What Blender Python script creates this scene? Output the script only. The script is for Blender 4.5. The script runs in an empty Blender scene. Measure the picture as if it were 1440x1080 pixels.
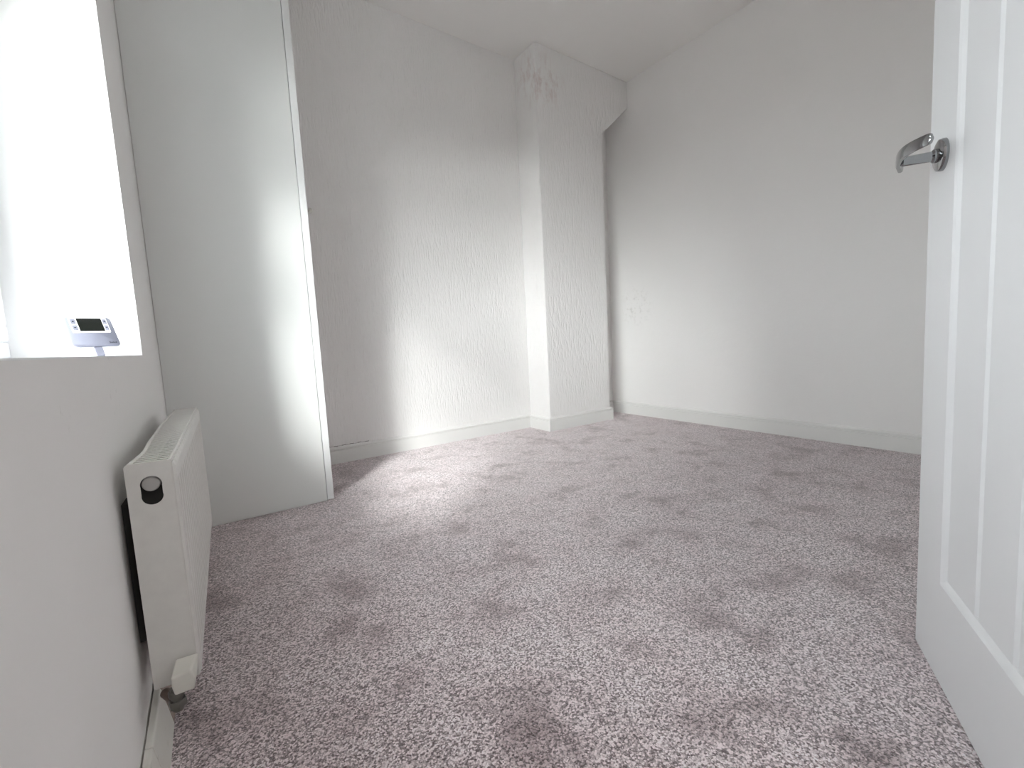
import bpy, bmesh, math, random
from mathutils import Vector, Matrix

random.seed(4)
scene = bpy.context.scene
COL = scene.collection

# ------------------------------------------------------------------ camera
F_PX = 638.73
YAW, PITCH, ROLL = 0.5935, -0.1008, -0.0511
cy, sy, cp, sp = math.cos(YAW), math.sin(YAW), math.cos(PITCH), math.sin(PITCH)
fwd = Vector((sy * cp, cy * cp, sp))
rgt = Vector((cy, -sy, 0))
upv = rgt.cross(fwd)
cr, sr = math.cos(ROLL), math.sin(ROLL)
r2 = rgt * cr + upv * sr
u2 = upv * cr - rgt * sr
cam_data = bpy.data.cameras.new('camera')
cam = bpy.data.objects.new('camera', cam_data)
COL.objects.link(cam)
m = Matrix((r2, u2, -fwd)).transposed().to_4x4()
m.translation = Vector((0, 0, .66))
cam.matrix_world = m
cam_data.sensor_fit = 'HORIZONTAL'
cam_data.sensor_width = 36
cam_data.lens = F_PX / 1440 * 36
cam_data.clip_start = .01
scene.camera = cam

# ------------------------------------------------------------------ world, sun, hall fill, exposure
SKY_STRENGTH = 7.6
SUN_STRENGTH = 5.0
GLOW_STRENGTH = 9.5
HALL_W = 6.5
EXPOSURE = 0.25
world = bpy.data.worlds.new('overcast_sky')
scene.world = world
world.use_nodes = True
wn = world.node_tree
wn.nodes.clear()
wo = wn.nodes.new('ShaderNodeOutputWorld')
wb = wn.nodes.new('ShaderNodeBackground')
wt = wn.nodes.new('ShaderNodeTexCoord')
ws = wn.nodes.new('ShaderNodeSeparateXYZ')
wr = wn.nodes.new('ShaderNodeValToRGB')
wr.color_ramp.elements[0].position = .46
wr.color_ramp.elements[0].color = (.20, .20, .19, 1)
wr.color_ramp.elements[1].position = .52
wr.color_ramp.elements[1].color = (.93, .97, 1.0, 1)
wm = wn.nodes.new('ShaderNodeMath')
wm.operation = 'MULTIPLY_ADD'
wm.inputs[1].default_value = .5
wm.inputs[2].default_value = .5
wn.links.new(wt.outputs['Generated'], ws.inputs[0])
wn.links.new(ws.outputs['Z'], wm.inputs[0])
wn.links.new(wm.outputs[0], wr.inputs[0])
wn.links.new(wr.outputs[0], wb.inputs['Color'])
wb.inputs['Strength'].default_value = SKY_STRENGTH
wn.links.new(wb.outputs[0], wo.inputs[0])


# hazy sun: the veiled disc and the broad bright glow of thin cloud round it
def make_sun(name, azimuth, elevation, angle, energy, col):
    d = bpy.data.lights.new(name, 'SUN')
    d.energy = energy
    d.angle = math.radians(angle)
    d.color = col
    o = bpy.data.objects.new(name, d)
    COL.objects.link(o)
    az, el = math.radians(azimuth), math.radians(elevation)
    v = Vector((math.sin(az) * math.cos(el), math.cos(az) * math.cos(el), -math.sin(el)))
    o.rotation_euler = v.to_track_quat('-Z', 'Y').to_euler()
    o.location = (-3, -4, 4)


make_sun('hazy_sun', 40, 31, 13, SUN_STRENGTH, (1, .985, .975))
make_sun('sun_glow', 52, 17, 40, GLOW_STRENGTH, (1, .99, .985))

hall_d = bpy.data.lights.new('hall_fill_light', 'AREA')  # added fill light, unseen behind the doorway, to lift the near left side
hall_d.shape = 'DISK'
hall_d.size = .3
hall_d.energy = HALL_W
hall_d.color = (1, .95, .9)
hall = bpy.data.objects.new('hall_fill_light', hall_d)
COL.objects.link(hall)
hall.location = (.30, -.75, 2.44)

vs = scene.view_settings
vs.view_transform = 'Standard'
vs.look = 'None'
vs.gamma = 1
vs.use_curve_mapping = False
vs.exposure = EXPOSURE
cyc = scene.cycles
cyc.max_bounces = 14
cyc.diffuse_bounces = 10
cyc.sample_clamp_indirect = 6
cyc.caustics_reflective = False
cyc.caustics_refractive = False
cyc.use_denoising = True


# ------------------------------------------------------------------ materials
def mat(name, col, rough=.5, metal=0.0, spec=.5):
    mt = bpy.data.materials.new(name)
    mt.use_nodes = True
    b = mt.node_tree.nodes['Principled BSDF']
    b.inputs['Base Color'].default_value = (*col, 1)
    b.inputs['Roughness'].default_value = rough
    b.inputs['Metallic'].default_value = metal
    b.inputs['Specular IOR Level'].default_value = spec
    return mt


def nd(mt, kind, **kw):
    n = mt.node_tree.nodes.new(kind)
    for k, v in kw.items():
        if k in n.inputs:
            n.inputs[k].default_value = v
        else:
            setattr(n, k, v)
    return n


def lk(mt, a, b):
    mt.node_tree.links.new(a, b)


def bsdf(mt):
    return mt.node_tree.nodes['Principled BSDF']


def obj_coord(mt, scale=(1, 1, 1), rot=(0, 0, 0)):
    g = nd(mt, 'ShaderNodeNewGeometry')
    mp = nd(mt, 'ShaderNodeMapping')
    mp.inputs['Scale'].default_value = scale
    mp.inputs['Rotation'].default_value = rot
    lk(mt, g.outputs['Position'], mp.inputs['Vector'])
    return mp.outputs[0]


def noise(mt, vec, scale, detail=3, rough=.5):
    n = nd(mt, 'ShaderNodeTexNoise')
    n.inputs['Scale'].default_value = scale
    n.inputs['Detail'].default_value = detail
    n.inputs['Roughness'].default_value = rough
    lk(mt, vec, n.inputs['Vector'])
    return n.outputs[0]


def ramp(mt, fac, stops):
    r = nd(mt, 'ShaderNodeValToRGB')
    els = r.color_ramp.elements
    while len(els) < len(stops):
        els.new(.5)
    for e, (p, c) in zip(els, stops):
        e.position = p
        e.color = (*c, 1) if len(c) == 3 else c
    lk(mt, fac, r.inputs[0])
    return r.outputs[0]


def bump(mt, height, strength, dist):
    b = nd(mt, 'ShaderNodeBump')
    b.inputs['Strength'].default_value = strength
    b.inputs['Distance'].default_value = dist
    lk(mt, height, b.inputs['Height'])
    lk(mt, b.outputs[0], bsdf(mt).inputs['Normal'])
    return b


def mixc(mt, fac, a, b):
    mx = nd(mt, 'ShaderNodeMix', data_type='RGBA')
    for sock, v in ((0, fac), (6, a), (7, b)):
        if hasattr(v, 'is_output'):
            lk(mt, v, mx.inputs[sock])
        elif sock == 0:
            mx.inputs[0].default_value = v
        else:
            mx.inputs[sock].default_value = (*v, 1)
    return mx.outputs[2]


def math_n(mt, op, a, b=None, clamp=False):
    n = nd(mt, 'ShaderNodeMath', operation=op)
    n.use_clamp = clamp
    for i, v in enumerate((a, b)):
        if v is None:
            continue
        if hasattr(v, 'is_output'):
            lk(mt, v, n.inputs[i])
        else:
            n.inputs[i].default_value = v
    return n.outputs[0]


def spot(mt, centre, radius, soft):
    """1 inside a ball round centre, 0 outside: a stain of its own shape"""
    g = nd(mt, 'ShaderNodeNewGeometry')
    d = nd(mt, 'ShaderNodeVectorMath', operation='DISTANCE')
    lk(mt, g.outputs['Position'], d.inputs[0])
    d.inputs[1].default_value = centre
    mr = nd(mt, 'ShaderNodeMapRange')
    lk(mt, d.outputs['Value'], mr.inputs[0])
    mr.inputs[1].default_value = radius
    mr.inputs[2].default_value = radius + soft
    mr.inputs[3].default_value = 1
    mr.inputs[4].default_value = 0
    return mr.outputs[0]


WHITE = (.875, .866, .86)

M_WALL = mat('matt_white_emulsion', WHITE, .9, spec=.25)
v = obj_coord(M_WALL)
bump(M_WALL, noise(M_WALL, v, 70, 4), .12, .004)

# left wall: scuffs low down beside the camera and under the sill
M_LEFT = mat('matt_white_emulsion_scuffed', WHITE, .9, spec=.25)
v = obj_coord(M_LEFT)
bump(M_LEFT, noise(M_LEFT, v, 60, 4), .10, .004)
sc = noise(M_LEFT, obj_coord(M_LEFT, (1, 55, 55)), 1, 5, .75)
scm = ramp(M_LEFT, sc, [(.60, (0, 0, 0)), (.68, (1, 1, 1))])
sp1 = math_n(M_LEFT, 'MAXIMUM', spot(M_LEFT, (-.134, .415, .385), .012, .02),
             math_n(M_LEFT, 'MAXIMUM', spot(M_LEFT, (-.134, .70, .60), .004, .03),
                    spot(M_LEFT, (-.133, 1.02, .64), .03, .07)))
lk(M_LEFT, mixc(M_LEFT, math_n(M_LEFT, 'MULTIPLY', math_n(M_LEFT, 'MULTIPLY', scm, sp1), .45), WHITE, (.42, .40, .38)),
   bsdf(M_LEFT).inputs['Base Color'])

# right wall: grey damp specks beside the chimney breast
M_RIGHT = mat('matt_white_emulsion_damp_specks', WHITE, .9, spec=.25)
v = obj_coord(M_RIGHT)
bump(M_RIGHT, math_n(M_RIGHT, 'ADD', noise(M_RIGHT, v, 9, 2), math_n(M_RIGHT, 'MULTIPLY', noise(M_RIGHT, v, 80, 4), .25)), .22, .008)
dm = ramp(M_RIGHT, noise(M_RIGHT, v, 34, 4, .65), [(.52, (0, 0, 0)), (.66, (1, 1, 1))])
dmk = math_n(M_RIGHT, 'MULTIPLY', dm, spot(M_RIGHT, (2.828, 2.42, .86), .03, .16))
lk(M_RIGHT, mixc(M_RIGHT, math_n(M_RIGHT, 'MULTIPLY', dmk, .35), WHITE, (.45, .44, .41)), bsdf(M_RIGHT).inputs['Base Color'])

# embossed vertical wrinkle wallpaper, painted white (back wall + chimney breast)
def wallpaper(name, pink):
    mt = mat(name, WHITE, .75, spec=.3)
    a = noise(mt, obj_coord(mt, (62, 62, 9)), 1, 3, .55)
    ridg = math_n(mt, 'ABSOLUTE', math_n(mt, 'SUBTRACT', a, .5))
    ridg = math_n(mt, 'SUBTRACT', 1.0, math_n(mt, 'MULTIPLY', ridg, 4.0), True)
    b = noise(mt, obj_coord(mt, (150, 150, 40)), 1, 3)
    h = math_n(mt, 'ADD', ridg, math_n(mt, 'MULTIPLY', b, .5))
    bump(mt, h, .7, .0036)
    if pink:
        v2 = obj_coord(mt)
        st = ramp(mt, noise(mt, obj_coord(mt, (26, 26, 11)), 1, 5, .7), [(.46, (0, 0, 0)), (.62, (1, 1, 1))])
        mk = math_n(mt, 'MAXIMUM', spot(mt, (2.02, 2.446, 2.32), .05, .16), spot(mt, (1.956, 2.53, 2.40), .02, .16))
        k1 = math_n(mt, 'MULTIPLY', math_n(mt, 'MULTIPLY', st, mk), .6)
        c1 = mixc(mt, k1, WHITE, (.62, .50, .49))
        lk(mt, c1, bsdf(mt).inputs['Base Color'])
    return mt

M_PAPER = wallpaper('embossed_wallpaper_painted_white', False)
M_CHIM = wallpaper('embossed_wallpaper_damp_stained', True)

M_CEIL = mat('matt_ceiling_white', (.875, .865, .85), .95, spec=.2)
bump(M_CEIL, noise(M_CEIL, obj_coord(M_CEIL), 40, 3), .08, .004)

M_GLOSS = mat('satin_white_woodwork', (.80, .80, .785), .42)
bump(M_GLOSS, noise(M_GLOSS, obj_coord(M_GLOSS), 25, 3), .05, .004)
M_OLD = mat('old_worn_white_woodwork', (.74, .73, .69), .5)
wv = ramp(M_OLD, noise(M_OLD, obj_coord(M_OLD, (22, 9, 30)), 1, 4, .7), [(.55, (.74, .73, .69)), (.70, (.52, .52, .47))])
lk(M_OLD, wv, bsdf(M_OLD).inputs['Base Color'])
M_DOOR = mat('white_painted_door', (.73, .73, .745), .45)
M_PANEL = mat('white_melamine', (.77, .785, .775), .38)
bump(M_PANEL, noise(M_PANEL, obj_coord(M_PANEL), 3, 2), .06, .02)
M_EDGE = mat('white_door_edging', (.84, .85, .85), .4)
M_RAD = mat('radiator_enamel', (.70, .69, .665), .35)
dd = ramp(M_RAD, noise(M_RAD, obj_coord(M_RAD, (40, 30, 40)), 1, 4, .6), [(.35, (.70, .69, .665)), (.8, (.65, .64, .62))])
lk(M_RAD, dd, bsdf(M_RAD).inputs['Base Color'])
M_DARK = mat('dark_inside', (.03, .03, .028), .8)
M_PLUG = mat('dull_grey_plug', (.42, .41, .40), .6)
M_CAP = mat('aged_white_plastic', (.70, .69, .64), .45)
M_CHROME = mat('chrome', (.34, .345, .355), .07, 1.0)
M_OLDMETAL = mat('tarnished_nickel', (.22, .215, .20), .35, 1.0)
M_COPPER = mat('painted_over_copper', (.20, .15, .13), .5, .3)
M_UPVC = mat('white_upvc', (.85, .86, .88), .3)
M_PLASTIC = mat('white_plastic', (.84, .84, .87), .4)
M_FACE = mat('pale_lilac_grey_plastic', (.155, .16, .205), .45)
M_LCD = mat('dark_lcd', (.007, .008, .007), .15, spec=.25)
M_PRINT = mat('dark_print', (.018, .018, .024), .7, spec=.1)
M_BARE = mat('bare_brown_wood', (.36, .29, .25), .7)
M_GAP = mat('dark_gap', (.05, .045, .04), .9)

# glass that lets daylight through: clear with a slight reflection
M_GLASS = bpy.data.materials.new('window_glass')
M_GLASS.use_nodes = True
nt = M_GLASS.node_tree
nt.nodes.clear()
go = nt.nodes.new('ShaderNodeOutputMaterial')
gt = nt.nodes.new('ShaderNodeBsdfTransparent')
gt.inputs[0].default_value = (.96, .98, .97, 1)
gg = nt.nodes.new('ShaderNodeBsdfGlossy')
gg.inputs['Roughness'].default_value = .02
gm = nt.nodes.new('ShaderNodeMixShader')
gm.inputs[0].default_value = .06
nt.links.new(gt.outputs[0], gm.inputs[1])
nt.links.new(gg.outputs[0], gm.inputs[2])
nt.links.new(gm.outputs[0], go.inputs[0])

# twist-pile carpet, mauve grey, mottled where the pile lies over
M_CARPET = mat('mauve_grey_twist_pile', (.5, .45, .45), 1.0, spec=.05)
v = obj_coord(M_CARPET)
big = noise(M_CARPET, obj_coord(M_CARPET, (1, 1, 1)), 6.0, 4, .6)
mott = ramp(M_CARPET, big, [(.34, (.37, .30, .308)), (.46, (.64, .565, .577)), (.60, (.69, .63, .643))])
dots = ramp(M_CARPET, noise(M_CARPET, obj_coord(M_CARPET, (1, 1.6, 1)), 15, 3, .6), [(.645, (1, 1, 1)), (.72, (.70, .665, .67))])
md = nd(M_CARPET, 'ShaderNodeMix', data_type='RGBA', blend_type='MULTIPLY')
md.inputs[0].default_value = 1
lk(M_CARPET, mott, md.inputs[6])
lk(M_CARPET, dots, md.inputs[7])
mott = md.outputs[2]
vor = nd(M_CARPET, 'ShaderNodeTexVoronoi')
vor.inputs['Scale'].default_value = 310
lk(M_CARPET, v, vor.inputs['Vector'])
cell = nd(M_CARPET, 'ShaderNodeSeparateColor')
lk(M_CARPET, vor.outputs['Color'], cell.inputs[0])
tuft = math_n(M_CARPET, 'ADD', math_n(M_CARPET, 'MULTIPLY', cell.outputs[0], .55), math_n(M_CARPET, 'MULTIPLY', noise(M_CARPET, v, 205, 4, .8), .9))
tuft = math_n(M_CARPET, 'SUBTRACT', tuft, math_n(M_CARPET, 'MULTIPLY', vor.outputs['Distance'], .25))
spk = ramp(M_CARPET, tuft, [(.38, (.16, .115, .12)), (.57, (.82, .755, .77)), (.80, (1.56, 1.55, 1.56))])
mu = nd(M_CARPET, 'ShaderNodeMix', data_type='RGBA', blend_type='MULTIPLY')
mu.inputs[0].default_value = 1
lk(M_CARPET, mott, mu.inputs[6])
lk(M_CARPET, spk, mu.inputs[7])
lk(M_CARPET, mu.outputs[2], bsdf(M_CARPET).inputs['Base Color'])
hh = tuft
bump(M_CARPET, hh, .9, .005)
bsdf(M_CARPET).inputs['Sheen Weight'].default_value = 1.0
bsdf(M_CARPET).inputs['Sheen Roughness'].default_value = .35
bsdf(M_CARPET).inputs['Sheen Tint'].default_value = (1, .95, .96, 1)


# ------------------------------------------------------------------ mesh helpers
def link(name, bm, material, parent=None, smooth=None, bevel=0, seg=2):
    me = bpy.data.meshes.new(name)
    bmesh.ops.recalc_face_normals(bm, faces=bm.faces)
    bm.to_mesh(me)
    bm.free()
    me.materials.append(material)
    o = bpy.data.objects.new(name, me)
    COL.objects.link(o)
    if parent is not None:
        o.parent = parent
    if bevel:
        md = o.modifiers.new('bevel', 'BEVEL')
        md.width = bevel
        md.segments = seg
        md.limit_method = 'ANGLE'
        md.angle_limit = math.radians(35)
    if smooth is not None:
        me.shade_smooth()
        if hasattr(me, 'set_sharp_from_angle'):
            me.set_sharp_from_angle(angle=math.radians(smooth))
    return o


def tag(o, label, cat, group=None):
    o['label'] = label
    o['category'] = cat
    if group:
        o['group'] = group
    return o


def struct(o, label=None, cat=None):
    o['kind'] = 'structure'
    if label:
        o['label'] = label
    if cat:
        o['category'] = cat
    return o


def empty(name, loc=(0, 0, 0)):
    o = bpy.data.objects.new(name, None)
    COL.objects.link(o)
    o.location = loc
    o.empty_display_size = .1
    return o


def box(bm, a, b, fn=None):
    (x0, y0, z0), (x1, y1, z1) = a, b
    P = [(x0, y0, z0), (x1, y0, z0), (x1, y1, z0), (x0, y1, z0), (x0, y0, z1), (x1, y0, z1), (x1, y1, z1), (x0, y1, z1)]
    V = [bm.verts.new(fn(p) if fn else p) for p in P]
    for f in ((0, 3, 2, 1), (4, 5, 6, 7), (0, 1, 5, 4), (1, 2, 6, 5), (2, 3, 7, 6), (3, 0, 4, 7)):
        bm.faces.new([V[i] for i in f])
    return V


def prism(bm, pts, vec):
    """closed polygon pts (3-D) pushed along vec"""
    A = [bm.verts.new(p) for p in pts]
    B = [bm.verts.new(Vector(p) + Vector(vec)) for p in pts]
    bm.faces.new(A)
    bm.faces.new(B[::-1])
    n = len(A)
    for i in range(n):
        bm.faces.new((A[i], B[i], B[(i + 1) % n], A[(i + 1) % n]))


def lathe(bm, prof, origin, axis, n=32):
    """prof = [(r, h)], turned round axis through origin, ends closed"""
    ax = Vector(axis).normalized()
    e1 = ax.orthogonal().normalized()
    e2 = ax.cross(e1)
    o = Vector(origin)
    rings = []
    for r, hgt in prof:
        rings.append([bm.verts.new(o + ax * hgt + (e1 * math.cos(t) + e2 * math.sin(t)) * r)
                      for t in [2 * math.pi * i / n for i in range(n)]])
    for a, b in zip(rings, rings[1:]):
        for i in range(n):
            bm.faces.new((a[i], a[(i + 1) % n], b[(i + 1) % n], b[i]))
    bm.faces.new(rings[0][::-1])
    bm.faces.new(rings[-1])


def rrect(w, h, r, n=6):
    out = []
    for cx, cz, a0 in ((w / 2 - r, h / 2 - r, 0), (-w / 2 + r, h / 2 - r, 90), (-w / 2 + r, -h / 2 + r, 180), (w / 2 - r, -h / 2 + r, 270)):
        for i in range(n + 1):
            a = math.radians(a0 + 90 * i / n)
            out.append((cx + r * math.cos(a), cz + r * math.sin(a)))
    return out


def loft(bm, rings, cap=True):
    R = [[bm.verts.new(p) for p in ring] for ring in rings]
    n = len(R[0])
    for a, b in zip(R, R[1:]):
        for i in range(n):
            bm.faces.new((a[i], a[(i + 1) % n], b[(i + 1) % n], b[i]))
    if cap:
        bm.faces.new(R[0][::-1])
        bm.faces.new(R[-1])


def sweep(bm, path, prof):
    """profile (d, z), d to the LEFT of the path direction, along a horizontal mitred polyline"""
    P = [Vector((p[0], p[1])) for p in path]
    rings = []
    for i, p in enumerate(P):
        d0 = (P[i] - P[i - 1]).normalized() if i else (P[1] - P[0]).normalized()
        d1 = (P[i + 1] - P[i]).normalized() if i < len(P) - 1 else d0
        n0, n1 = Vector((-d0.y, d0.x)), Vector((-d1.y, d1.x))
        bi = (n0 + n1).normalized()
        k = 1 / max(.2, bi.dot(n0))
        rings.append([(p.x + bi.x * k * d, p.y + bi.y * k * d, z) for d, z in prof])
    loft(bm, rings)


# ------------------------------------------------------------------ the room
XR, YB, YF, ZC = 2.828, 2.677, -.03, 2.529
YC, XC0, XC1 = 2.446, 1.956, 2.549
YP, XP = 2.045, .414
K = .004


def xw(y):
    """inner face of the left (window) wall, which runs a hair out of square"""
    return -.127 - K * (YP - y)


WT = .30                                         # thickness of the window wall
WY0, WY1, WZ0, WZ1 = .24, 1.528, .664, 1.98      # window opening


def lw(p):
    return (p[0] + xw(p[1]), p[1], p[2])


bm = bmesh.new()
box(bm, (-.6, -1.7, -.12), (XR + .12, YB + .12, 0))
floor = struct(link('floor', bm, M_CARPET), 'mauve grey twist pile carpet covering the whole floor')

bm = bmesh.new()
box(bm, (-.6, -1.7, ZC), (XR + .12, YB + .12, ZC + .1))
struct(link('ceiling', bm, M_CEIL), 'plain white plastered ceiling')

bm = bmesh.new()                                 # window wall: four blocks round the opening, one wall
for a, b in (((-WT, YF - .12, 0), (0, WY0, ZC)), ((-WT, WY1, 0), (0, YB + .12, ZC)),
             ((-WT, WY0, 0), (0, WY1, WZ0 - .0015)), ((-WT, WY0, WZ1), (0, WY1, ZC))):
    box(bm, a, b, lw)
bmesh.ops.remove_doubles(bm, verts=bm.verts, dist=1e-5)
struct(link('wall_left', bm, M_LEFT), 'white wall with the deep window recess beside the camera')

bm = bmesh.new()
box(bm, (xw(YB), YB, 0), (XR + .12, YB + .12, ZC))
struct(link('wall_back', bm, M_PAPER), 'far wall in white painted vertical wrinkle wallpaper')

bm = bmesh.new()
box(bm, (XR, YF - .12, 0), (XR + .12, YB, ZC))
struct(link('wall_right', bm, M_RIGHT), 'long plain white wall right of the chimney breast')

bm = bmesh.new()                                 # door wall behind the camera
DX0, DX1, DZ = -.02, .615, 1.995
box(bm, (xw(YF), YF - .1, 0), (DX0, YF, ZC))
box(bm, (DX1, YF - .1, 0), (XR, YF, ZC))
box(bm, (DX0, YF - .1, DZ), (DX1, YF, ZC))
struct(link('wall_front', bm, M_WALL), 'white wall holding the doorway behind the camera')

bm = bmesh.new()                                 # the landing seen from the doorway
box(bm, (-.6, -1.7, 0), (-.5, YF - .1, ZC))
box(bm, (1.6, -1.7, 0), (1.7, YF - .1, ZC))
box(bm, (-.5, -1.7, 0), (1.6, -1.6, ZC))
struct(link('wall_hall', bm, M_WALL), 'white hall walls behind the doorway')

bm = bmesh.new()                                 # chimney breast with the splayed corbel at its top right
prism(bm, [(XC0, YC, 0), (XC1, YC, 0), (XC1, YC, 2.097), (XR, YC, 2.337), (XR, YC, ZC), (XC0, YC, ZC)], (0, YB - YC, 0))
struct(link('wall_chimney_breast', bm, M_CHIM, bevel=.006), 'wallpapered chimney breast with a splayed top right corner and pink damp stains')

# skirting boards
SK = [(0, 0), (.016, 0), (.016, .0745), (.0085, .0750), (.0085, .0795), (.0145, .0805), (.0135, .087), (.006, .094), (0, .096)]


def skirt(name, path, label=None):
    bm = bmesh.new()
    sweep(bm, path, SK)
    return struct(link(name, bm, M_GLOSS), label)


sk_back = skirt('baseboard_back', [(XC0, YB), (.30, YB)][::1], 'white skirting board along the papered far wall')
skirt('baseboard_chimney', [(XC1, YB), (XC1, YC), (XC0, YC), (XC0, YB - .016)], 'white skirting board wrapped round the chimney breast')
skirt('baseboard_right', [(XR, YF), (XR, YB)], 'white skirting board along the right wall')
skirt('baseboard_alcove', [(XR - .016, YB), (XC1 + .016, YB)])
skirt('baseboard_front', [(DX1 + .07, YF), (XR - .016, YF)])

# ragged crack above the far skirting, left end
bm = bmesh.new()
xs = [.50 + .022 * i for i in range(13)]
pts = [(x, .0975 + random.uniform(-.0005, .001), random.choice((.0006, .0012, .0025, .0035)) * (1.2 if i < 2 else 1)) for i, x in enumerate(xs)]
for (xa, za, ta), (xb, zb, tb) in zip(pts, pts[1:]):
    box(bm, (xa, YB - .0008, za), (xb, YB + .001, za + max(ta, .0008)))
link('crack', bm, M_GAP, sk_back)['label'] = 'dark crack between skirting and wallpaper'

# old skirting under the window, two lengths, a gap behind it
SKL = [(.0025, 0), (.025, 0), (.013, .073), (.0115, .0755), (.0025, .077)]
bl = struct(empty('baseboard_left'), 'old worn white skirting board under the window')
for ya, yb, mm_ in ((YF, .838, M_OLD), (.840, .985, M_OLD), (.987, YP - .002, M_BARE)):
    bm = bmesh.new()
    sweep(bm, [(xw(yb), yb), (xw(ya), ya)], SKL)
    ob = link('board', bm, mm_, bl, bevel=.0015)
    if mm_ is M_BARE:
        ob['label'] = 'bare brown length behind the valve'

# ------------------------------------------------------------------ window
win = struct(empty('window_1'), 'bright window set deep in the left wall')
XO = -.366                                       # inner face of the frame


def frame_rect(bm, y0, y1, z0, z1, w, xa, xb):
    box(bm, (xa, y0, z0), (xb, y1, z0 + w))
    box(bm, (xa, y0, z1 - w), (xb, y1, z1))
    box(bm, (xa, y0, z0 + w), (xb, y0 + w, z1 - w))
    box(bm, (xa, y1 - w, z0 + w), (xb, y1, z1 - w))


XA, XB_ = XO - .065, XO
MY, TZ = .88, 1.56
bm = bmesh.new()
frame_rect(bm, WY0, WY1, WZ0, WZ1, .045, XA, XB_)
box(bm, (XA, MY - .03, WZ0 + .045), (XB_, MY + .03, WZ1 - .045))
box(bm, (XA, WY0 + .045, TZ - .03), (XB_, MY - .03, TZ + .03))
box(bm, (XA, MY + .03, TZ - .03), (XB_, WY1 - .045, TZ + .03))
link('window_frame', bm, M_UPVC, win, bevel=.004)
for (ya, yb) in ((WY0 + .045, MY - .03), (MY + .03, WY1 - .045)):
    for (za, zb) in ((WZ0 + .045, TZ - .03), (TZ + .03, WZ1 - .045)):
        bm = bmesh.new()
        frame_rect(bm, ya, yb, za, zb, .035, XA + .01, XB_ + .012)
        sash = link('sash', bm, M_UPVC, win, bevel=.005)
        bm = bmesh.new()
        box(bm, (XA + .030, ya + .03, za + .03), (XA + .034, yb - .03, zb - .03))
        link('pane', bm, M_GLASS, sash)
bm = bmesh.new()
box(bm, (XO + .0005 + .127, WY0 + .001, WZ0 - .0014), (0, WY1 - .001, WZ0 + .0006), lambda p: (p[0] + xw(p[1]) if p[0] < .01 and p[0] > -.01 else p[0] - .127, p[1], p[2]))
link('window_sill', bm, M_UPVC, win)
# the block of reveal outside the frame line is the wall itself: close the wall out to the frame
# ------------------------------------------------------------------ built-in cupboard
cup = empty('cupboard', ((xw(YP) + XP) / 2, YP + .3, 0))
tag(cup, 'tall white built-in cupboard boxed into the left corner behind the radiator', 'cupboard')
off = -cup.location


def off_fn(p):
    return (p[0] + off.x, p[1] + off.y, p[2] + off.z)


bm = bmesh.new()
box(bm, (xw(YP) + .001, YP, .001), (XP - .0285, YP + .018, ZC - .001), off_fn)
link('side_panel', bm, M_PANEL, cup, bevel=.001)
bm = bmesh.new()
box(bm, (XP - .0265, YP - .001, .004), (XP, YB - .045, ZC - .05), off_fn)
cdoor = link('door', bm, M_EDGE, cup, bevel=.0012)
bm = bmesh.new()
lathe(bm, [(.004, 0), (.004, .010), (.009, .013), (.0105, .019), (.008, .024), (.003, .026)], Vector((XP, YP + .035, 1.232)) + off, (1, 0, 0), 20)
link('knob', bm, M_CAP, cdoor, smooth=40)
bm = bmesh.new()
box(bm, (XP - .0265, YB - .043, .001), (XP - .004, YB - .001, ZC - .001), off_fn)
box(bm, (XP - .0265, YP + .019, ZC - .048), (XP - .004, YB - .045, ZC - .001), off_fn)
link('face_frame', bm, M_PANEL, cup)

# ------------------------------------------------------------------ door, open, seen from the hall side
E0 = Vector((1.1463, .2736, .006))
dX = Vector((-.88, -.475, 0)).normalized()
TILT = .0074
dY0 = Vector((0, 0, 1)).cross(dX)
dZ = Vector((0, 0, 1)) * math.cos(TILT) - dY0 * math.sin(TILT)
dY = dZ.cross(dX)
DW, DH, DT = .61, 1.972, .036
door = empty('door_1')
struct(door, 'white painted panelled door standing wide open on the right')
dm_ = Matrix((dX, dY, dZ)).transposed().to_4x4()
dm_.translation = E0
door.matrix_world = dm_
# leaf: a frame with a sunk field on each face (local x to the hinge, -y towards the camera, z up)
bm = bmesh.new()
fx0, fx1, fz0, fz1, mo, dep = .119, DW - .119, .181, DH - .13, .0145, .0075


def rect(x0, x1, z0, z1, y):
    return [(x0, y, z0), (x1, y, z0), (x1, y, z1), (x0, y, z1)]


rings = [rect(fx0 + mo, fx1 - mo, fz0 + mo, fz1 - mo, dep + .004), rect(fx0 + mo, fx1 - mo, fz0 + mo, fz1 - mo, dep),
         rect(fx0 + mo * .75, fx1 - mo * .75, fz0 + mo * .75, fz1 - mo * .75, dep * .92),
         rect(fx0 + mo * .3, fx1 - mo * .3, fz0 + mo * .3, fz1 - mo * .3, dep * .3),
         rect(fx0, fx1, fz0, fz1, 0), rect(0, DW, 0, DH, 0), rect(0, DW, 0, DH, DT)]
loft(bm, rings)
link('door_frame', bm, M_DOOR, door, bevel=.0015)
nb = 3
bw = (fx1 - fx0 - 2 * mo) / nb
for i in range(nb):                              # the three upright boards of the field, chamfered edges
    bm = bmesh.new()
    a, b = fx0 + mo + i * bw, fx0 + mo + (i + 1) * bw
    c = .0075
    l, r = (c if i else .0005), (c if i < nb - 1 else .0005)
    yb_, yf_ = dep + .0035, dep - .002
    prism(bm, [(a, yb_, fz0 + mo), (a, dep + .003 if i else yf_, fz0 + mo), (a + l, yf_, fz0 + mo), (b - r, yf_, fz0 + mo), (b, dep + .003 if i < nb - 1 else yf_, fz0 + mo), (b, yb_, fz0 + mo)],
          (0, 0, fz1 - fz0 - 2 * mo))
    link('board', bm, M_DOOR, door)
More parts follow.
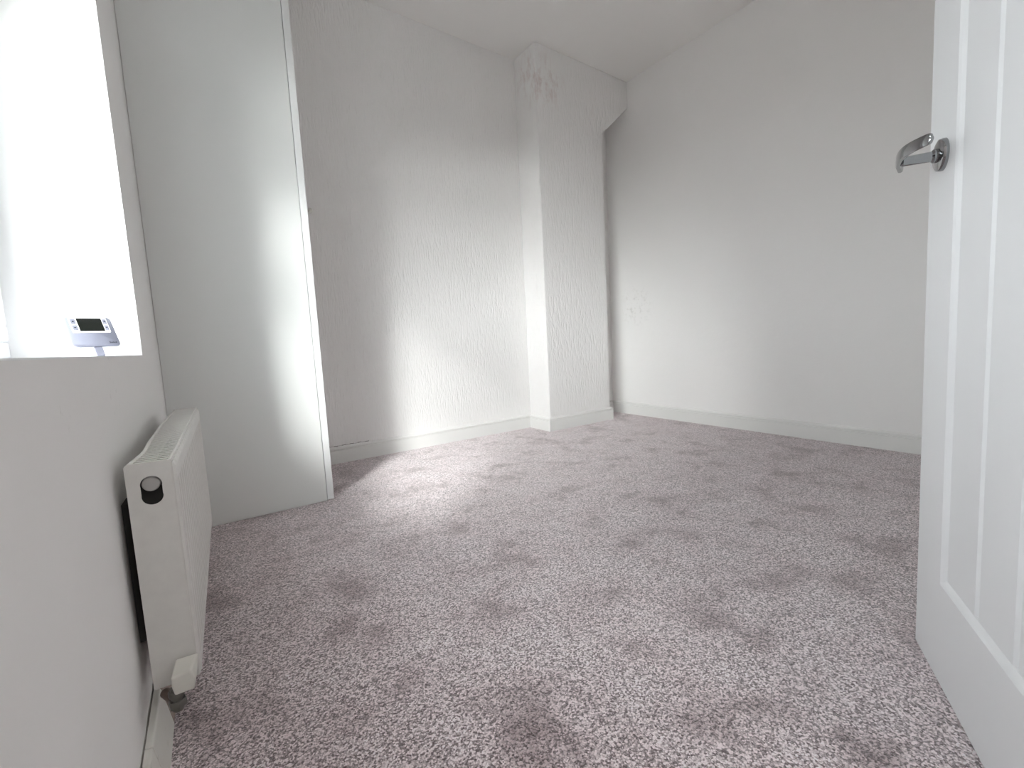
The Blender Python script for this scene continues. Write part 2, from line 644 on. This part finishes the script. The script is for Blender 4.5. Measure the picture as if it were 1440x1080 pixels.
# lever handle
HX, HZ = .068, .929
bm = bmesh.new()
lathe(bm, [(.0265, 0), (.0265, .004), (.0255, .0075), (.0225, .009), (.012, .0095)], (HX, 0, HZ), (0, -1, 0), 48)
hd = link('handle', bm, M_CHROME, door, smooth=30)
hd['label'] = 'chrome curved lever handle on a round rose'
bm = bmesh.new()
lathe(bm, [(.0115, .008), (.0115, .014), (.0085, .017), (.0080, .048), (.0080, .055), (.006, .058)], (HX, 0, HZ), (0, -1, 0), 32)
link('neck', bm, M_CHROME, hd, smooth=30)
bm = bmesh.new()
ctrl = [(.028, -.0490), (.042, -.0535), (.060, -.0590), (.090, -.0645), (.118, -.0650), (.142, -.0595), (.160, -.0510), (.172, -.0430)]
spl = []
for i in range(len(ctrl) - 1):
    p0 = Vector(ctrl[max(i - 1, 0)]); p1 = Vector(ctrl[i]); p2 = Vector(ctrl[i + 1]); p3 = Vector(ctrl[min(i + 2, len(ctrl) - 1)])
    for k in range(6):
        t = k / 6
        spl.append(.5 * ((2 * p1) + (p2 - p0) * t + (2 * p0 - 5 * p1 + 4 * p2 - p3) * t * t + (3 * p1 - p0 - 3 * p2 + p3) * t ** 3))
spl.append(Vector(ctrl[-1]))
rings = []
for i, p in enumerate(spl):
    t = i / (len(spl) - 1)
    a = spl[max(i - 1, 0)]; b = spl[min(i + 1, len(spl) - 1)]
    tn = (b - a).normalized()
    nn = Vector((-tn.y, tn.x))
    hh_ = .0105 * (1 - .15 * t) * (math.sqrt(max(0, 1 - ((t - .93) / .07) ** 2)) * .75 + .25 if t > .93 else 1)
    th = .0045 * (1 - .35 * t)
    ring = []
    for k in range(12):
        an = 2 * math.pi * k / 12
        ca, sa = math.cos(an), math.sin(an)
        ring.append((p.x + nn.x * th * math.copysign(abs(ca) ** .6, ca), p.y + nn.y * th * math.copysign(abs(ca) ** .6, ca), HZ + .002 + hh_ * math.copysign(abs(sa) ** .6, sa)))
    rings.append(ring)
loft(bm, rings)
link('lever', bm, M_CHROME, hd, smooth=50)
# hinges on the far edge
for z in (.22, 1.70):
    bm = bmesh.new()
    lathe(bm, [(.006, 0), (.006, .08)], (DW + .006, DT + .004, z), (0, 0, 1), 14)
    box(bm, (DW - .002, DT - .03, z), (DW + .002, DT + .004, z + .08))
    link('hinge', bm, M_OLDMETAL, door, smooth=40)
# door lining
lin = struct(empty('trim_1'), 'white door lining round the doorway behind the camera')
bm = bmesh.new()
box(bm, (DX0 - .02, YF - .101, 0), (DX0 + .012, YF + .003, DZ))
link('jamb', bm, M_GLOSS, lin)
bm = bmesh.new()
box(bm, (DX1 + .004, YF - .101, 0), (DX1 + .03, YF + .003, DZ))
link('jamb', bm, M_GLOSS, lin)
bm = bmesh.new()
box(bm, (DX0 + .012, YF - .101, DZ - .02), (DX1 + .004, YF + .003, DZ + .01))
link('head', bm, M_GLOSS, lin)

# ------------------------------------------------------------------ radiator
RW, RL, RZ0, RZ1 = .0646, .811, .124, .4947
rad = empty('radiator', (-.0523, .8995, 0))
rad.rotation_euler = (0, 0, -.034)
tag(rad, 'white panel radiator on the wall under the window sill', 'radiator')
H = RZ1 - RZ0
# local: x to the room (0 = front face), -x to the wall, y along the wall, z up
bm = bmesh.new()                                 # front panel: flat rim, upright flutes between
x_f = -.0005
n_fl = 22
ya, yb = .022, RL - .022
pitch = (yb - ya) / n_fl
colx = [(.001, -.0045), (.0045, x_f), (.014, x_f), (.018, x_f - .003)]
for i in range(n_fl):
    y0 = ya + i * pitch
    for t, d in ((.0, -.0068), (.22, -.0062), (.36, -.0010), (.64, -.0010), (.78, -.0062)):
        colx.append((y0 + t * pitch, x_f + d + .001))
colx += [(yb, x_f - .0035), (RL - .018, x_f - .003), (RL - .014, x_f), (RL - .004, x_f), (RL, -.004)]
rows = [(RZ0, 'rim0'), (RZ0 + .006, 'rim'), (RZ0 + .022, 'rim'), (RZ0 + .040, 'fl'), (RZ1 - .052, 'fl'), (RZ1 - .034, 'rim'), (RZ1 - .012, 'rim'), (RZ1 - .004, 'rim0')]
G = []
for z, kind in rows:
    row = []
    for y, x in colx:
        inner = .018 <= y <= RL - .018
        xx = x
        if kind == 'rim':
            xx = x_f - (.0005 if inner else 0) if .004 <= y <= RL - .004 else x
        if kind == 'rim0':
            xx = min(x, -.004)
        row.append(bm.verts.new((xx, y, z)))
    G.append(row)
for r0, r1 in zip(G, G[1:]):
    for i in range(len(r0) - 1):
        bm.faces.new((r0[i], r0[i + 1], r1[i + 1], r1[i]))
back = [[bm.verts.new((-.012, y, z)) for y in (0, RL)] for z in (RZ0, RZ1 - .004)]
bm.faces.new([back[0][0], back[0][1]] + G[0][::-1])
bm.faces.new([back[1][0]] + G[-1] + [back[1][1]])
bm.faces.new([back[0][0], G[0][0]] + [r[0] for r in G[1:]] + [back[1][0]])
bm.faces.new([back[0][1], back[1][1]] + [r[-1] for r in G[::-1]])
bm.faces.new([back[0][0], back[1][0], back[1][1], back[0][1]])
link('front_panel', bm, M_RAD, rad, smooth=25)

bm = bmesh.new()                                 # rear panel + fins box, dark gap between
box(bm, (-RW + .004, .012, RZ0 + .004), (-RW + .015, RL - .012, RZ1 - .010))
link('rear_panel', bm, M_RAD, rad, bevel=.004)
bm = bmesh.new()
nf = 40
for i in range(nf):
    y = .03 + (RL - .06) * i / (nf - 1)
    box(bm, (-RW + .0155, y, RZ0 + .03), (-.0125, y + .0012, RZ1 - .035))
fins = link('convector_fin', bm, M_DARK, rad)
fins['kind'] = 'stuff'


def end_cover(name, y0, y1, hole):
    """side plate with rounded top corners; the near one has the slot over the pipe plug"""
    bm = bmesh.new()
    w0, w1, z0, z1 = -RW, -.0062, RZ0 + .001, RZ1 + .0012
    r = .005
    out = []
    for cx, cz, a0 in ((w1 - r, z1 - r, 0), (w0 + r, z1 - r, 90), (w0 + .002, z0 + .002, 180), (w1 - .002, z0 + .002, 270)):
        rr = r if cz > .3 else .002
        for i in range(6):
            a = math.radians(a0 + 18 * i)
            out.append((cx + rr * math.cos(a), cz + rr * math.sin(a)))
    loops = [out]
    if hole:
        hx, hz0, hz1, hr = -.0340, .4415, .4600, .0138
        hl = []
        for i in range(25):
            a = math.radians(-12 + 204 * i / 24)
            hl.append((hx + hr * math.cos(a), hz1 + hr * math.sin(a)))
        for i in range(25):
            a = math.radians(180 - 12 + 204 * i / 24)
            hl.append((hx + hr * math.cos(a), hz0 + hr * math.sin(a)))
        loops.append(hl)
    ed = []
    for lp in loops:
        V = [bm.verts.new((x, y0, z)) for x, z in lp]
        ed += [bm.edges.new((V[i], V[(i + 1) % len(V)])) for i in range(len(V))]
    bmesh.ops.triangle_fill(bm, use_beauty=True, use_dissolve=False, edges=ed)
    ret = bmesh.ops.extrude_face_region(bm, geom=bm.faces[:])
    for vv in [g for g in ret['geom'] if isinstance(g, bmesh.types.BMVert)]:
        vv.co.y = y1
    return link(name, bm, M_RAD, rad)


end_cover('end_cover', -.0015, -.0003, True)
end_cover('end_cover', RL + .0015, RL + .0003, False)
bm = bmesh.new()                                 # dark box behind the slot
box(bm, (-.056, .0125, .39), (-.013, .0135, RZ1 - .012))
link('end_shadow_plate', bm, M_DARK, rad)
bm = bmesh.new()
lathe(bm, [(.0120, 0), (.0120, .0085), (.0112, .0100), (.0105, .0103)], (-.0345, .0122, .4603), (0, -1, 0), 32)
link('blanking_plug', bm, M_PLUG, rad, smooth=40)
# top grille: rails, cross slats; its back edge is pushed in near the camera end


def dent(y):
    return .009 * math.exp(-((y - .11) / .10) ** 2) + .004 * math.exp(-((y - .30) / .12) ** 2)


bm = bmesh.new()
yy = [RL * i / 40 for i in range(41)]
for xa, xb, zt, dn_ in ((-.0085, -.0055, RZ1 + .0016, 0), (-RW, -RW + .006, RZ1 + .0016, 1)):
    R_ = []
    for y in yy:
        d = dent(y) if dn_ else 0
        R_.append([(xa + d, y, RZ1 - .007), (xb + d, y, RZ1 - .007), (xb + d, y, zt - .001), (xb + d - .001, y, zt), (xa + d + .001, y, zt), (xa + d, y, zt - .001)])
    loft(bm, R_)
link('grille_rail', bm, M_RAD, rad, smooth=30)
bm = bmesh.new()
ns = 52
for i in range(ns):
    y = .006 + (RL - .012) * i / (ns - 1)
    box(bm, (-RW + .004 + dent(y), y - .0040, RZ1 - .0008), (-.006, y + .0040, RZ1 + .0002))
gs = link('grille_slat', bm, M_RAD, rad)
gs['kind'] = 'stuff'
# wall brackets in near-black; the near one placed to deepen the gap's shade
for y in (.055, RL - .14):
    bm = bmesh.new()
    box(bm, (-.0790, y - .022, RZ0 + .070), (-RW + .004, y + .025, RZ1 - .068))
    link('bracket', bm, M_DARK, rad)
# near valve: square white cap on a tarnished union, tail down to the skirting
vx, vy = -.0215, -.021
valve = empty('valve')
valve.parent = rad
bm = bmesh.new()
lathe(bm, [(.0085, .004), (.0085, .026)], (vx, vy + .010 - .002, RZ0 + .022), (0, 1, 0), 20)
sx = vx - .013
lathe(bm, [(.0080, .092), (.0080, .130)], (sx, vy, 0), (0, 0, 1), 20)
lathe(bm, [(.0125, .098), (.0130, .100), (.0130, .107), (.0115, .110)], (sx, vy, 0), (0, 0, 1), 6)
lathe(bm, [(.0105, .116), (.0112, .118), (.0112, .124), (.010, .126)], (sx, vy, 0), (0, 0, 1), 20)
link('valve', bm, M_OLDMETAL, rad, smooth=35)
bpy.data.objects.remove(valve)
bm = bmesh.new()
capv = [(-.014, -.014, .124), (.012, -.014, .124), (.013, .010, .124), (-.013, .010, .124),
        (-.0165, -.016, .140), (.0155, -.016, .143), (.017, .012, .145), (-.015, .012, .142),
        (-.0165, -.016, .156), (.010, -.016, .158), (.021, .010, .170), (-.010, .012, .170)]
V = [bm.verts.new((vx + a, vy + b, c)) for a, b, c in capv]
for i in range(2):
    for k in range(4):
        a, b = i * 4 + k, i * 4 + (k + 1) % 4
        bm.faces.new((V[a], V[b], V[b + 4], V[a + 4]))
bm.faces.new(V[0:4][::-1])
bm.faces.new(V[8:12])
link('valve_cap', bm, M_CAP, rad, bevel=.003, seg=3)
bm = bmesh.new()
lathe(bm, [(.0072, 0), (.0076, .046)], (sx, vy + .004, .0995), (-.45, .9, .0), 16)
link('pipe_tail', bm, M_COPPER, rad, smooth=40)

# ------------------------------------------------------------------ room thermostat on the sill
TH, AL = .4032, .65
rt = Vector((math.cos(TH), math.sin(TH), 0))
n0 = Vector((math.sin(TH), -math.cos(TH), 0))
tz = Vector((0, 0, 1)) * math.cos(AL) - n0 * math.sin(AL)
ty = tz.cross(rt)                                # into the body
th = empty('thermostat')
mm = Matrix((rt, ty, tz)).transposed().to_4x4()
mm.translation = Vector((-.196, 1.407, .6888))
th.matrix_world = mm
tag(th, 'white wireless room thermostat with a dark screen leaning on the window sill', 'thermostat')
TW, THH = .085, .0893


def tring(w, h, r, y, cx=0, cz=THH / 2):
    return [(cx + a, y, cz + b) for a, b in rrect(w, h, r)]


bm = bmesh.new()
loft(bm, [tring(TW - .001, THH - .001, .011, .0005), tring(TW + .003, THH + .003, .0125, .004), tring(TW + .004, THH + .004, .013, .014), tring(TW, THH, .012, .021)])
link('casing', bm, M_PLASTIC, th, smooth=50)
bm = bmesh.new()
loft(bm, [tring(TW, THH, .0105, .0012), tring(TW, THH, .0105, -.0004), tring(TW - .003, THH - .003, .009, -.0016)])
link('front_plate', bm, M_FACE, th, smooth=40)
bm = bmesh.new()
loft(bm, [tring(.068, .0455, .003, -.001, 0, .0625), tring(.068, .0455, .003, -.0026, 0, .0625), tring(.0665, .044, .003, -.0030, 0, .0625)])
bez = link('bezel', bm, M_PLASTIC, th)
bm = bmesh.new()
loft(bm, [tring(.0445, .0385, .001, -.0029, .0015, .0632), tring(.0445, .0385, .001, -.0034, .0015, .0632)])
link('screen', bm, M_LCD, bez)['label'] = 'dark blank display'
for bx_, bz_, w in ((-.0275, .0725, .0085), (-.0275, .0545, .0085), (.0285, .0725, .007), (.0285, .0545, .007)):
    bm = bmesh.new()
    loft(bm, [tring(w, .015, .0015, -.0029, bx_, bz_), tring(w, .015, .0015, -.0037, bx_, bz_)])
    btn = link('button', bm, M_FACE, bez)
    bm = bmesh.new()
    if bz_ > .06:
        loft(bm, [tring(.0030, .0036, .0008, -.0036, bx_, bz_), tring(.003, .0036, .0008, -.0039, bx_, bz_)])
    else:
        loft(bm, [tring(.0036, .0022, .0006, -.0036, bx_, bz_), tring(.0036, .0022, .0006, -.0039, bx_, bz_)])
    link('button_symbol', bm, M_PRINT, bez)
fc = bpy.data.curves.new('lettering', 'FONT')
fc.body = 'Salus'
fc.size = .0072
fc.align_x = 'RIGHT'
fc.extrude = .0002
fc.shear = .2
fc.materials.append(M_PRINT)
tmp = bpy.data.objects.new('lettering_curve', fc)
COL.objects.link(tmp)
me = bpy.data.meshes.new_from_object(tmp.evaluated_get(bpy.context.evaluated_depsgraph_get()))
bpy.data.objects.remove(tmp)
me.name = 'lettering'
fo = bpy.data.objects.new('lettering', me)
COL.objects.link(fo)
fo.parent = th
fo.location = (TW / 2 - .006, -.0017, .0085)
fo.rotation_euler = (math.pi / 2, 0, 0)
# stand foot: a small tongue from the casing down to the sill
bm = bmesh.new()
box(bm, (-.0075, .001, -.0255), (.0075, .004, .004))
link('stand', bm, M_FACE, th, bevel=.001)

# ------------------------------------------------------------------ the ceiling rises slightly towards the window side
def z_ceil(x):
    return ZC - .008 + .03 * (XR - x)


bpy.context.view_layer.update()
for o in list(scene.objects):
    if o.type != 'MESH' or (o.get('kind') != 'structure' and (o.parent is None or o.parent.name != 'cupboard')):
        continue
    off_x = o.matrix_world.translation.x
    for vt in o.data.vertices:
        if abs(vt.co.z - ZC) < .0015:
            vt.co.z = z_ceil(vt.co.x + off_x) - (.001 if o.get('kind') != 'structure' else 0)
        elif o.name == 'ceiling':
            vt.co.z = z_ceil(vt.co.x) + .1
